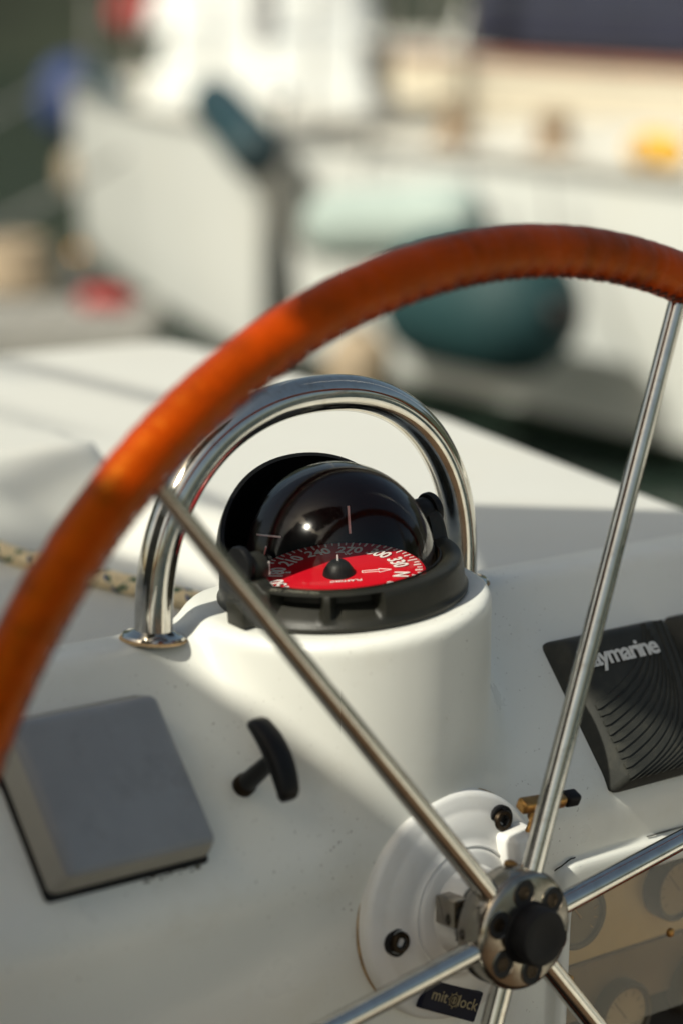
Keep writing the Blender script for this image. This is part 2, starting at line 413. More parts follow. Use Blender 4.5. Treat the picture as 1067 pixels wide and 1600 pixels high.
# ------------------------------------------------------------------ steering wheel
W = Vector((.0168, -.1575, -.1795)); WN = Vector((-.002, -.9983, .0575)).normalized()
A0 = math.radians(70.07)
wx = (Vector((1, 0, 0))-WN*WN.x).normalized(); wy = Vector((0, 0, 1)); wy = (wy-WN*wy.dot(WN)); wy = (wy-wx*wy.dot(wx)).normalized()
def wp(a, r, d=0.0): return W+wx*(r*math.cos(a))+wy*(r*math.sin(a))+WN*d
RR, RT = .4185, .0158
wheel = thing('steering_wheel', 'large stainless steering wheel with six spokes and a laced orange brown leather rim', 'steering wheel', W)
def rim():
    bm = bmesh.new(); N = 1440; rnd = random.Random(3)
    cre = np.zeros(N)
    a = 0.0
    while a < N:
        amp = rnd.uniform(.2, 1.0); wd = rnd.uniform(.8, 2.2)
        for k in range(-9, 10): cre[int(a+k) % N] -= amp*math.exp(-(k/wd)**2)
        a += rnd.uniform(6, 13)
    low = np.array([sum(math.sin(2*math.pi*i/N*q+ph)*am for q, ph, am in ((17, 1, .4), (31, 2, .3), (53, .5, .3))) for i in range(N)])
    joint = int((math.radians(140.5)/(2*math.pi))*N)
    def rad(i):
        d = ((i-joint+N//2) % N)-N//2
        return RT*(1+.030*cre[i]+.012*low[i]+.035*math.exp(-((d-3)/5.0)**2)-.05*math.exp(-((d+5)/3.0)**2))
    pts = [wp(2*math.pi*i/N, RR) for i in range(N)]
    seg = 28
    def shp(i, k):
        # gathered seam on the inner side
        ang = 2*math.pi*k/seg; inner = max(0, math.cos(ang-math.pi+.45))**6
        return 1+inner*(.05*math.sin(2*math.pi*i/8.0)+.03)
    # keep u radial: build rings explicitly
    rings = []
    for i in range(N):
        th = 2*math.pi*i/N; rdir = wx*math.cos(th)+wy*math.sin(th)
        rings.append([bm.verts.new(pts[i]+(rdir*math.cos(2*math.pi*k/seg)+WN*math.sin(2*math.pi*k/seg))*rad(i)*shp(i, k)) for k in range(seg)])
    for i in range(N):
        p, q = rings[i], rings[(i+1) % N]
        for k in range(seg): bm.faces.new((p[k], p[(k+1) % seg], q[(k+1) % seg], q[k]))
    obj('leather_rim', bm, LEATHER, wheel, ang=180)
    bm = bmesh.new(); n2 = 720; pts = []
    for i in range(n2):
        th = 2*math.pi*i/n2; rdir = wx*math.cos(th)+wy*math.sin(th); ph = math.pi-.45+(.16 if i % 2 else -.16)
        pts.append(wp(th, RR)+(rdir*math.cos(ph)+WN*math.sin(ph))*(RT*1.07))
    tube(bm, pts, .00075, 6, True)
    obj('rim_lacing', bm, STITCH, wheel, ang=180)
rim()
for k in range(6):
    a = A0+k*math.pi/3
    bm = bmesh.new(); n = 14
    pts = [wp(a, .022+(RR-.008-.022)*i/n) for i in range(n+1)]
    tube(bm, pts, lambda i: .0072-(.0016*i/n), 20, up=WN)
    tube(bm, [wp(a, .0255), wp(a, .0275), wp(a, .031)], lambda i: (.0081, .0085, .0078)[i], 20, up=WN, mi=1)
    obj('spoke', bm, [CHROME, STEEL], wheel)
HUB = frame(WN, wx, W)
bm = bmesh.new()
lathe(bm, [(.0, -.020), (.026, -.020), (.031, -.018), (.0355, -.0155), (.0380, -.012), (.0380, .0050), (.0365, .0085), (.0340, .0100), (.0, .0100)], 64, HUB)
hub = obj('hub', bm, STEEL, wheel)
for k in range(6):
    a = A0+k*math.pi/3+math.radians(27); c = HUB @ Vector((.0262*math.cos(a), .0262*math.sin(a), 0))
    m = frame(WN, wx, c)
    bm = bmesh.new()
    lathe(bm, [(.0090, .0101), (.0091, .0105), (.0086, .0107), (.0083, .0102)], 24, m, False, False, 0)
    lathe(bm, [(.0085, .0104), (.0076, .01025), (.0, .0102)], 24, m, False, False, 1)
    lathe(bm, [(.0050, .01035), (.0048, .0106), (.0030, .0106), (.0028, .0103), (0, .0103)], 6, m, False, False, 2)
    obj('hub_bolt', bm, [STEEL, DARKBOX, DARKSTEEL], hub)
bm = bmesh.new()
lathe(bm, [(.0200, .0101), (.0198, .0118), (.0192, .0125), (.0186, .0122), (.0184, .0165), (.0181, .0240), (.0168, .0258), (.0120, .0262), (.0090, .0254), (0, .0252)], 48, HUB, False, False)
obj('hub_cap', bm, RUBBER, wheel, label='round black rubber cap at the middle of the hub')

# ------------------------------------------------------------------ bearing plate behind the wheel
PC = Vector((.0172, -.0935, -.1835)); PM = frame(WN, wx, PC)
plate = thing('wheel_bearing_plate', 'round white bearing plate bolted to the console behind the wheel hub', 'bearing plate', PC)
bm = bmesh.new()
lathe(bm, [(.0750, -.014), (.0750, .005), (.0740, .0080), (.0710, .0100), (.0640, .0108), (.0610, .0118), (.0575, .0142), (.0470, .0150), (.0430, .0158), (.0415, .0175), (.0405, .0176),
           (.0398, .0165), (.0390, .0178), (.0370, .0190), (.0300, .0200), (.0280, .0225), (.0270, .0330), (.0262, .0350), (0, .0350)], 96, PM)
obj('plate_body', bm, GEL2, plate)
bm = bmesh.new()
lathe(bm, [(.0749, -.0040), (.0758, -.0040), (.0756, .0000), (.0750, .0006)], 96, PM, False, False)
obj('sealant', bm, RUSTSEAL, plate)
bm = bmesh.new(); lathe(bm, [(.0185, .0345), (.0185, .0455), (.0, .0455)], 40, PM); obj('shaft', bm, STEEL, plate)
bm = bmesh.new()
lathe(bm, [(.0245, .0345), (.0245, .0400), (.0225, .0412), (.0185, .0412)], 48, PM, True, False); obj('thrust_washer', bm, STEEL, plate)
for bx, bz, hh in ((-.0364, -.1929, .0135), (.0510, -.1318, .0125), (.062, -.232, .0125)):
    v = Vector((bx, -.102, bz))-PC; c = PC+wx*v.dot(wx)+wy*v.dot(wy)
    m = frame(WN, wx, c)
    bm = bmesh.new()
    lathe(bm, [(.0095, hh-.004), (.0095, hh+.0008), (.0078, hh+.0012), (.0075, hh-.001)], 32, m, True, False, 2)
    lathe(bm, [(.0070, hh-.004), (.0070, hh+.0026), (.0063, hh+.0036), (.0040, hh+.0036)], 32, m, False, False, 0)
    lathe(bm, [(.0040, hh+.0036), (.0037, hh+.0002), (0, hh-.0003)], 6, m, False, False, 1)
    obj('socket_bolt', bm, [DARKSTEEL, DARKBOX, RUBBER], plate)
# brake block and its brass tee screw (upper right of the plate)
lug = bmesh.new(); lc = Vector((.0585, -.108, -.1520))
box(lug, (-.0140, -.0145, -.010), (.0150, .0150, .016), frame(WN, (1, 0, .1), lc), .004, 3, (.003, .003, .002, .002))
obj('brake_block', lug, GEL2, plate)
knob_m = frame((.05, -.36, .93), (.93, .10, -.40), (.0635, -.1165, -.1405))
bm = bmesh.new()
for i in range(9): lathe(bm, [(.0030, .0018*i), (.0036, .0018*i+.0009), (.0030, .0018*i+.0018)], 14, knob_m, i == 0, i == 8)
lathe(bm, [(.0048, .0120), (.0058, .0135), (.0060, .0205), (.0050, .0225)], 20, knob_m)
box(bm, (-.0185, -.0048, .0215), (.0185, .0048, .0300), knob_m, .0022, 3)
obj('brake_screw', bm, BRASS, plate, label='tarnished brass tee screw standing on the brake block')
bm = bmesh.new(); box(bm, (.0186, -.0050, .0212), (.0305, .0050, .0303), knob_m, .0025, 3)
obj('screw_grip', bm, RUBBER, plate)
bm = bmesh.new(); sm_ = frame((0, -.3, .95), (1, 0, 0), (.0225, -.1430, -.1466))
lathe(bm, [(.0028, -.006), (.0028, .001), (.0046, .0015), (.0046, .0040), (.0030, .0052), (0, .0054)], 16, sm_); obj('grease_nipple', bm, BRASS, plate)
bm = bmesh.new(); nm = frame(WN, wx, (-.0085, -.128, -.1722))
box(bm, (-.006, -.009, -.012), (.006, .009, .006), nm, .0012, 2); lathe(bm, [(.0042, .0058), (.0042, .0075), (.0024, .0075), (.002, .006), (0, .006)], 16, nm, False, False, 1)
box(bm, (.001, -.020, -.010), (.009, -.011, .004), nm, .001, 2, mi=1)
obj('clamp_lug', bm, [STEEL, DARKBOX], plate)
lm = frame(WN, (.93, 0, -.44), PC+wx*(-.0105)+wy*(-.0590)+WN*.0140)
bm = bmesh.new(); box(bm, (-.0255, -.0100, -.004), (.0255, .0100, .0009), lm, .0008, 1)
lab = obj('name_plate', bm, NAVY, plate, label='navy blue name plate lettered in gold')
bm = bmesh.new()
text(bm, 'mit', .0108, lm @ Matrix.Translation((-.0120, .0005, .0011)), .0001, .0)
text(bm, 'lock', .0108, lm @ Matrix.Translation((.0138, .0005, .0011)), .0001, .0)
for rr in (.0040, .0022):
    tube(bm, [lm @ Vector((.0012+rr*math.cos(t), .0003+rr*math.sin(t), .0011)) for t in np.linspace(0, 2*math.pi, 25)[:-1]], .00028, 5, True)
for k in range(8):
    t = k*math.pi/4; tube(bm, [lm @ Vector((.0012+q*math.cos(t), .0003+q*math.sin(t), .0011)) for q in (.0041, .0054)], .0003, 5)
box(bm, (.0007, -.0014, .0010), (.0017, .0020, .0013), lm)
obj('gold_lettering', bm, GOLDINK, lab)

# ------------------------------------------------------------------ compass
TILT = Matrix.Rotation(math.asin(-.105), 3, 'Y')
comp = thing('compass', 'black domed marine compass with red card and folded back visor on the pedestal', 'compass', (0, 0, .0035), TILT)
def compass():
    bm = bmesh.new(); N = 288
    prof = [(.0640, .001), (.0812, .001), (.0815, .0035), (.0804, .0050), (.0798, .0060), (.0796, .0085), (.0794, .0120), (.0792, .0155), (.0789, .0190), (.0785, .0216), (.0774, .0234), (.0757, .0243), (.0710, .0245), (.0680, .0242), (.0662, .0233), (.0645, .0215), (.0640, .0090)]
    pk = [(-150.5, 13.0), (-121.5, 11.5), (20+8, 13), (57, 12), (-68, 0), (118, 13)]
    rings = []
    for i in range(N):
        a = 360*i/N; ring = []
        d = 0; 
        for c, hw in pk:
            if hw:
                df = abs((a-c+180) % 360-180); d = max(d, 1-max(0, min(1, (df-hw+2.0)/2.5)))
        for j, (r, z) in enumerate(prof):
            rr = r
            if 4 <= j <= 9:
                w_ = (0.0, .25, .62, 1, 1, 1)[j-4]; rr = r-.0125*d*w_
            ear = max(0, 1-(abs((a % 180)-(0 if (a % 180) < 90 else 180))/13.0)**4) if (abs((a % 180)-(0 if (a % 180) < 90 else 180)) < 13) else 0
            zz = z+(.0180*ear if j >= 8 and j <= 13 else 0)
            if a > 90 and a < 270 and ear: zz = z+(.006*ear if j >= 8 and j <= 13 else 0)
            ring.append(bm.verts.new((rr*math.cos(math.radians(a)), rr*math.sin(math.radians(a)), zz)))
        rings.append(ring)
    for i in range(N):
        p, q = rings[i], rings[(i+1) % N]
        for j in range(len(prof)-1): bm.faces.new((p[j], p[j+1], q[j+1], q[j]))
    ring_o = obj('base_ring', bm, RING, comp, local=True, ang=28)
    bm = bmesh.new()
    box(bm, (-.0885, -.012, .001), (-.0775, .006, .0165), bev=.0012); box(bm, (-.086, -.010, .016), (-.079, .000, .021), bev=.001)
    obj('latch', bm, RING, comp, local=True)
    bm = bmesh.new()
    text(bm, 'OLYMPIC 135', .0056, Matrix.Rotation(math.radians(-62), 4, 'Z') @ Matrix.Translation((0, -.0718, .0247)) @ Matrix.Rotation(math.pi, 4, 'Z'), .00008, .0001)
    obj('ring_lettering', bm, PALEINK, ring_o, local=True)
    for s in (-1, 1):
        bm = bmesh.new(); m = frame((s, 0, 0), (0, 1, 0), (s*.0665, 0, .0345 if s < 0 else .0385))
        lathe(bm, [(.0092, -.003), (.0098, -.002), (.0098, .0065), (.0090, .0078), (.0058, .0080), (.0054, .0072), (0, .0072)], 32, m)
        obj('pivot_knob', bm, RING if s < 0 else BLACKP, comp, local=True)
    # floor and card
    bm = bmesh.new(); lathe(bm, [(.0648, .0100), (.0590, .0030), (.0530, .0025), (0, .0020)], 64, cap0=False); obj('bowl_floor', bm, BLACKP, comp, local=True)
    cz = 0.0
    bm = bmesh.new(); lathe(bm, [(.0550, cz-.004), (.0562, cz-.0005), (.0555, cz), (.0300, cz+.0006), (0, cz+.0008)], 96); card = obj('compass_card', bm, RED, comp, local=True)
    tilt = Matrix.Rotation(math.radians(4.5), 4, Vector((.77, -.63, 0))); card.location = (-.003, -.001, .0135); card.rotation_euler = tilt.to_euler()
    bm = bmesh.new()
    away = math.degrees(math.atan2(.77, .63))      # the far side as the helmsman at the camera sees it
    def ang(deg): return math.radians(away-10-(deg-270))  # bearings run clockwise seen from above
    for d in range(0, 360, 5):
        a = ang(d); ln = .0064 if d % 30 == 0 else (.0048 if d % 10 == 0 else .0032); wd = .00055 if d % 10 == 0 else .0004
        m = Matrix.Rotation(a, 4, 'Z')
        box(bm, (.0540-ln, -wd, cz+.0003), (.0540, wd, cz+.0008), m)
    for d in range(0, 360, 30):
        a = ang(d); m = Matrix.Rotation(a-math.pi/2, 4, 'Z') @ Matrix.Translation((0, .0402, cz+.0010))
        text(bm, '%03d' % d if d else 'N', .0140, m, .0001, .0003, 0, .84, .95)
    for d, t in ((0, 'N'), (90, 'E'), (180, 'S'), (270, 'W')):
        if d == 0: continue
        a = ang(d); m = Matrix.Rotation(a-math.pi/2, 4, 'Z') @ Matrix.Translation((0, .0330, cz+.0012)); text(bm, t, .0048, m, .0001, .0002)
    a = math.radians(away-180); m = Matrix.Rotation(a-math.pi/2+.05, 4, 'Z') @ Matrix.Translation((-.004, .0135, cz+.0011)); text(bm, 'PLASTIMO', .0036, m, .0001, .0001, 0, 1.15, 1.1)
    m = Matrix.Rotation(ang(346), 4, 'Z') @ Matrix.Translation((0, 0, cz+.0008))
    for p, q in (((.015, .0014), (.026, .0014)), ((.026, .0014), (.026, .0032)), ((.026, .0032), (.034, 0)), ((.034, 0), (.026, -.0032)), ((.026, -.0032), (.026, -.0014)), ((.026, -.0014), (.015, -.0014)), ((.015, -.0014), (.015, .0014))):
        tube(bm, [m @ Vector((*p, 0)), m @ Vector((*q, 0))], .0003, 5)
    obj('card_markings', bm, WHITECARD, card, local=True)
    bm = bmesh.new(); lathe(bm, [(.0105, cz+.0005), (.0098, cz+.0035), (.0072, cz+.0075), (.0050, cz+.0095), (.0022, cz+.0100), (0, cz+.0101)], 28, Matrix())
    obj('pivot_cone', bm, BLACKP, card, local=True)
    bm = bmesh.new(); lathe(bm, [(.0006, cz+.0098), (.0005, cz+.0135), (0, cz+.0145)], 8); obj('pivot_tip', bm, WHITECARD, card, local=True)
    # lubber pins
    d = Vector((math.cos(math.radians(away)), math.sin(math.radians(away)), 0)); r_ = Vector((d.y, -d.x, 0))
    bm = bmesh.new(); tube(bm, [d*.0455+r_*.006+Vector((0, 0, .0265)), d*.0455+r_*.006+Vector((0, 0, .0455))], .0009, 8); obj('lubber_pin', bm, PINK, comp, local=True)
    bm = bmesh.new(); tube(bm, [d*.015-r_*.050+Vector((0, 0, .0245)), d*.001-r_*.0475+Vector((0, 0, .0340))][::-1], .00065, 8); tube(bm, [d*.010-r_*.0535+Vector((0, 0, .0400)), d*.006-r_*.038+Vector((0, 0, .0385))], .0006, 8); obj('lubber_pin', bm, WHITECARD, comp, local=True)
    bm = bmesh.new(); tube(bm, [-d*.022-r_*.045+Vector((0, 0, .0225)), -d*.022-r_*.045+Vector((0, 0, .0312))], .0006, 8); obj('lubber_pin', bm, WHITECARD, comp, local=True)
    # dark backing behind the card
    bm = bmesh.new(); D = Vector((.52, .85, .10)).normalized()
    lathe(bm, [(.0608*math.sin(math.radians(t)), .0608*math.cos(math.radians(t))) for t in range(0, 90, 3)], 72, frame(D, (0, 0, 1), (0, 0, .0245)), False, False)
    bmesh.ops.delete(bm, geom=[f for f in bm.faces if f.calc_center_median().z < .0110], context='FACES')
    obj('dark_backing', bm, BLACKP, comp, local=True, ang=180)
    # dome
    bm = bmesh.new(); R = .0638
    lathe(bm, [(R*math.cos(math.radians(t)), .0230+R*math.sin(math.radians(t))) for t in range(-4, 91, 2)], 128, Matrix.Translation((-.0022, .0015, 0)), cap0=False)
    obj('glass_dome', bm, DOME, comp, local=True, ang=180)
    bm = bmesh.new(); tube(bm, [(.0650*math.cos(t)-.001, .0650*math.sin(t), .0236) for t in np.linspace(0, 2*math.pi, 97)[:-1]],   .0009, 8, True); obj('dome_gasket', bm, DARKSTEEL, comp, local=True)
    # visor: quarter shell about the athwart axis, folded forward
    bm = bmesh.new(); R = .0765; zc = .0315; na, nf = 40, 26; outer = []; inner = []
    for i in range(na+1):
        al = math.radians(-78+156*i/na); ro, ri = [], []
        for j in range(nf+1):
            edge0 = 46+24*abs(math.sin(al))**5
            fi = math.radians(edge0+(104-edge0)*j/nf)
            for L_, RR_ in ((ro, R), (ri, R-.0028)):
                sx = 1.06
                L_.append(bm.verts.new((sx*RR_*math.sin(al), RR_*math.cos(al)*math.sin(fi), zc+RR_*math.cos(al)*math.cos(fi)*.97)))
        outer.append(ro); inner.append(ri)
    for S in (outer, inner):
        for i in range(na):
            for j in range(nf): bm.faces.new((S[i][j], S[i+1][j], S[i+1][j+1], S[i][j+1]))
    for i in range(na):
        for j in (0, nf): bm.faces.new((outer[i][j], outer[i+1][j], inner[i+1][j], inner[i][j]))
    for j in range(nf):
        for i in (0, na): bm.faces.new((outer[i][j], outer[i][j+1], inner[i][j+1], inner[i][j]))
    bmesh.ops.delete(bm, geom=[f for f in bm.faces if f.calc_center_median().z < .016], context='FACES')
    obj('visor', bm, BLACKP, comp, local=True, ang=50)
    for s in (-1, 1):
        bm = bmesh.new(); m = frame((s, 0, 0), (0, 1, 0), (s*.0775, .001, .0385)); lathe(bm, [(.0112, -.002), (.0118, -.001), (.0118, .002), (.0112, .003)], 32, m); obj('visor_arm', bm, BLACKP, comp, local=True)
compass()

# ------------------------------------------------------------------ grab rail over the compass
rail = thing('grab_rail', 'polished stainless steel hoop rail arching over the compass', 'grab rail', (-.001, .03, -.013))
bm = bmesh.new(); pts = []
zb = -.013; hw, hh = .1275, .1302
for z in np.linspace(zb, -.001, 4): pts.append((.0000-hw, .03, z))
for t in np.linspace(0, math.pi, 80)[1:-1]:
    c, s = math.cos(t), math.sin(t); e = 2/2.22
    pts.append((.0000-hw*math.copysign(abs(c)**e, c), .03, hh*abs(s)**e))
for z in np.linspace(-.001, zb, 4): pts.append((.0000+hw, .03, z))
tube(bm, pts, .0121, 28, up=(0, 1, 0)); obj('rail_tube', bm, CHROME, rail)
for s in (-1, 1):
    m = Matrix.Translation((.0000+s*hw, .03, -.0135)) @ (Matrix.Rotation(math.radians(-3*s), 4, 'Y'))
    bm = bmesh.new(); lathe(bm, [(.0200, .0), (.0205, .0012), (.0196, .0024), (.0168, .0030), (.0140, .0044), (.0121, .0055)], 48, m, True, False); fl = obj('rail_flange', bm, CHROME, rail)
    bm = bmesh.new(); lathe(bm, [(.0200, -.0010), (.0216, -.0008), (.0210, .0002), (.0200, .0006)], 48, m, False, False); obj('sealant', bm, RUSTSEAL, fl)

# ------------------------------------------------------------------ fittings on the sloping face
gc = thing('instrument_cover', 'plain grey square instrument cover left of the black pull handle', 'instrument cover', PANEL @ Vector((-.216, .08, 0)), group=None)
bm = bmesh.new(); box(bm, (-.2732, .0222, -.002), (-.1592, .1355, .0035), PANEL, .0030, 2); obj('gasket', bm, RUBBER, gc)
bm = bmesh.new(); box(bm, (-.2735, .0240, .0028), (-.1590, .1350, .0225), PANEL, .0050, 4, (.011, .003, .004, .010))
bm.normal_update()
for f in bm.faces: f.material_index = 0 if f.normal.dot(PN) > .55 else 1
obj('cover_shell', bm, [GREY, GREYLIT], gc)
rnd_ = random.Random(5)
for q in range(9):
    bx = -.205+.0047*q+rnd_.uniform(-.001, .001); bm = bmesh.new()
    sphere(bm, rnd_.uniform(.0005, .0012), PANEL @ Matrix.Translation((bx, .0222-rnd_.uniform(0, .0022), .0003)) @ Matrix.Diagonal((rnd_.uniform(1, 2.4), 1, .5, 1)), 8, 5); obj('sealant_blob', bm, RUSTDARK, gc)
# pull handle
th = thing('pull_handle', 'black tee shaped pull handle on the white panel below the hoop rail', 'handle', PANEL @ Vector((-.1147, .0630, 0)))
m = PANEL @ Matrix.Translation((-.1147, .0635, 0))
bm = bmesh.new(); lathe(bm, [(.0072, -.002), (.0072, .005), (.0060, .0065)], 24, m, True, False); obj('brass_collar', bm, DARKSTEEL, th)
bm = bmesh.new(); lathe(bm, [(.0060, .0055), (.0057, .020), (.0052, .034), (.0058, .042)], 24, m); obj('shaft', bm, BLACKP, th)
bm = bmesh.new(); n = 20; rings = []
for i in range(n+1):
    u = -1+2*i/n; L_ = u*.0268; wdt = .0084-.0016*abs(u)**2; ht = .0062-.0014*abs(u)**2; zc = .0455-.0065*u*u
    ef = 1 if abs(u) < .95 else .78
    rings.append([bm.verts.new(m @ Vector((wdt*ef*math.copysign(abs(math.cos(t))**.7, math.cos(t)), L_, zc+ht*ef*math.copysign(abs(math.sin(t))**.7, math.sin(t))))) for t in np.linspace(0, 2*math.pi, 25)[:-1]])
for a, b in zip(rings, rings[1:]):
    for k in range(24): bm.faces.new((a[k], a[(k+1) % 24], b[(k+1) % 24], b[k]))
bm.faces.new(rings[0]); bm.faces.new(rings[-1][::-1])
obj('crossbar', bm, BLACKP, th, ang=50)

# black ribbed instrument covers
def ribbed_cover(x0, lettered, label):
    t = thing('instrument_cover', label, 'instrument cover', PANEL @ Vector((x0+.057, .057, 0)), group='ribbed instrument covers')
    x1, s0, s1, H = x0+.1150, -.0020, .1165, .0150
    bm = bmesh.new(); box(bm, (x0, s0, -.003), (x1, s1, H), PANEL, .0050, 4, (.013, .006, .004, .008)); obj('cover_shell', bm, COVER, t)
    # raised flowing ribs separated by narrow grooves
    fx0, fx1, fs0, fs1 = x0+.0115, x1-.0055, s0+.003, s1-.0075
    def g(u): return .80*(1-math.exp(-u/.20))+.10*u
    def curve(j, v):
        if j < 0: return 0.0
        if j <= 9:
            t_ = .54-.06*j
            return g(v-t_) if v > t_ else -1.0
        return g(v)+.075*(j-9)*(1-.25*v)
    for j in range(-1, 17):
        cells = []
        for i in range(61):
            v = i/60; a_ = curve(j, v); b_ = curve(j+1, v); d_ = (curve(j+1, min(1, v+.01))-b_)/.01 if b_ > 0 else 0
            gp = .013*math.sqrt(1+min(40, d_*d_))
            if j == -1:
                if v < .54: a_, b_ = 0.0, (-1.0 if False else b_)
            a2_, b2_ = max(0, a_), min(1, b_-gp if b_ < 1 else 1)
            if b2_-a2_ > .006: cells.append((v, a2_, b2_))
        if j == -1: continue
        if len(cells) < 3: continue
        bm = bmesh.new(); prev = None
        for v, a_, b_ in cells:
            s = fs0+(fs1-fs0)*v
            X0, X1 = fx0+(fx1-fx0)*a_, fx0+(fx1-fx0)*b_
            e = min(.0008, (X1-X0)*.3); edge = .0014*max(0, 1-v/.06)+.0012*max(0, (v-.95)/.05)
            ea = .0013*max(0, 1-a_/.04); eb = .0012*max(0, (b_-.97)/.03)
            r = [bm.verts.new(PANEL @ Vector(q)) for q in ((X0, s, H-.0012-edge-ea), (X0+e*.2, s, H+.0006-edge-ea), (X0+e, s, H+.0010-edge-ea), (X1-e, s, H+.0010-edge-eb), (X1-e*.2, s, H+.0006-edge-eb), (X1, s, H-.0012-edge-eb))]
            if prev:
                for q in range(5): bm.faces.new((prev[q], prev[q+1], r[q+1], r[q]))
            else: bm.faces.new(r)
            prev = r
        bm.faces.new(prev[::-1])
        obj('rib', bm, COVER, t)
    # smooth pad for the lettering
    if lettered:
        bm = bmesh.new(); text(bm, 'Raymarine', .0190, PANEL @ Matrix.Translation((.2140, .0905, H+.0013)), .00015, .00045, 0, 1.06, .88); obj('lettering', bm, WHITEINK, t)
    return t
ribbed_cover(.1620, True, 'black ribbed instrument cover with white lettering right of the pedestal')
ribbed_cover(.2825, False, 'black ribbed instrument cover without visible lettering at the right edge')

# ------------------------------------------------------------------ engine panel under the smoked cover
ep = thing('engine_panel', 'engine gauge panel behind a smoked cover at the lower right of the console', 'gauge panel', (.25, -.06, -.30))
bm = bmesh.new(); box(bm, (.1285, -.0585, -.276), (.398, -.0535, -.1985), bev=.001, seg=1); obj('upper_board', bm, CREAM, ep)
bm = bmesh.new(); box(bm, (.1285, -.0610, -.3185), (.398, -.0535, -.2765), bev=.001, seg=1); obj('reflection_board', bm, REFLBROWN, ep)  # darker board stands in for the dim lower band of the reflection
bm = bmesh.new(); box(bm, (.1275, -.0575, -.452), (.398, -.050, -.3195)); obj('void_shade_slab', bm, DARKBOX, ep)  # black slab paints in the darkness of the open recess
bm = bmesh.new(); box(bm, (.1285, -.0885, -.3165), (.398, -.0860, -.2025), bev=.0008, seg=1); obj('smoked_cover', bm, SMOKED, ep)
for gx, gz, fm, r in ((.1600, -.2345, DIALD, .0225), (.2580, -.2365, DIALF, .0225), (.2100, -.3250+.003, DIALF, .0240), (.2900, -.3190, DIALF, .0240)):
    m = frame((0, -1, .0), (1, 0, 0), (gx, -.0585, gz)); 
    bm = bmesh.new(); lathe(bm, [(r*1.08, -.001), (r*1.08, .012), (r*1.0, .0145), (r*.90, .0135), (r*.88, .0105)], 48, m, False, False); g = obj('gauge', bm, BEZEL, ep)
    bm = bmesh.new(); lathe(bm, [(r*.89, .0110), (0, .0112)], 48, m, False, False); dl = obj('dial', bm, fm, g)
    bm = bmesh.new()
    for k in range(11):
        a = math.radians(-40+26*k); box(bm, (r*.62, -.0004, .0113), (r*.80, .0004, .0116), m @ Matrix.Rotation(a, 4, 'Z'))
    box(bm, (-.002, -.0006, .0114), (r*.72, .0006, .0119), m @ Matrix.Rotation(math.radians(130), 4, 'Z'))
    obj('needle_and_ticks', bm, TICK if fm is DIALF else RUSTSEAL, g)
for px_, pz_ in ((.1340, -.2680), (.232, -.2575)):
    bm = bmesh.new(); m = frame((0, -1, 0), (1, 0, 0), (px_, -.0885, pz_)); lathe(bm, [(.0032, -.001), (.0032, .001), (.002, .002), (0, .0022)], 16, m); obj('cover_screw', bm, BRASS, ep)
for xa, xb in ((.1125, .131), (.20, .275)):
    bm = bmesh.new(); tube(bm, [(x, -.0915+random.uniform(-.0004, .0004), -.1785+random.uniform(-.0002, .0002)-(.004*max(0, (.128-x)/.012))) for x in np.linspace(xa, xb, 14)], lambda i: random.uniform(.0004, .0006), 6)
    obj('black_caulk', bm, RUBBER, ep)

# ------------------------------------------------------------------ braided rope
R_BEIGE = mat('rope_beige', (.80, .68, .46), .85, 0, .2, 300, .4, 2500)
R_GREEN = mat('rope_green', (.012, .10, .055), .8, 0, .3, 300, .4, 2500)
R_BLUE = mat('rope_blue', (.022, .05, .20), .8, 0, .3, 300, .4, 2500)
ROPEKEY = [(-.30, .95, -.0), (-.10, .68, .004), (-.012, .560, .0025), (.0060, .500, -.040), (.0172, .4577, -.0622), (.0322, .3586, -.0622), (.0495, .2707, -.0622), (.0590, .215, -.0622), (.080, .150, -.0622), (.135, .115, -.050), (.20, .10, -.0245)]
def rope():
    key = ROPEKEY
    key = [Vector(k) for k in key]; path = []
    for i in range(len(key)-1):
        p0, p1, p2, p3 = key[max(i-1, 0)], key[i], key[i+1], key[min(i+2, len(key)-1)]
        n = max(6, int((p2-p1).length/.0011))
        for j in range(n):
            t = j/n; path.append(.5*((2*p1)+(p2-p0)*t+(2*p0-5*p1+4*p2-p3)*t*t+(3*p1-p0-3*p2+p3)*t**3))
    bm = bmesh.new(); s = [0]
    for a, b in zip(path, path[1:]): s.append(s[-1]+(b-a).length)
    frames = []; u = Vector((0, 0, 1))
    for i in range(len(path)):
        t = (path[min(i+1, len(path)-1)]-path[max(i-1, 0)]).normalized(); u = (u-t*u.dot(t)).normalized(); frames.append((u, t.cross(u)))
    Rr = .0062; lay = .044; NS = 10
    tube(bm, path[::4], Rr*.93, 10, mi=0)
    for k in range(NS):
        for sgn in (1, -1):
            mi = 0
            if sgn == 1 and k == 2: mi = 1
            if sgn == -1 and k in (6, 7): mi = 1
            if sgn == 1 and k == 3: mi = 2
            pts = []
            for i in range(0, len(path), 1):
                ph = sgn*2*math.pi*s[i]/lay+2*math.pi*k/NS
                # over two, under two
                wv = math.sin(2*math.pi*NS*s[i]/lay/2*1.0+sgn*math.pi/2+k*math.pi)
                r = Rr+.0006*wv
                uu, vv = frames[i]; pts.append(path[i]+(uu*math.cos(ph)+vv*math.sin(ph))*r)
            tube(bm, pts, .00138, 5, mi=mi)
    o = obj('rope', bm, [R_BEIGE, R_GREEN, R_BLUE], ang=180)
    tag(o, 'beige braided rope flecked green and blue lying across the deck behind the hoop rail', 'rope')
rope()

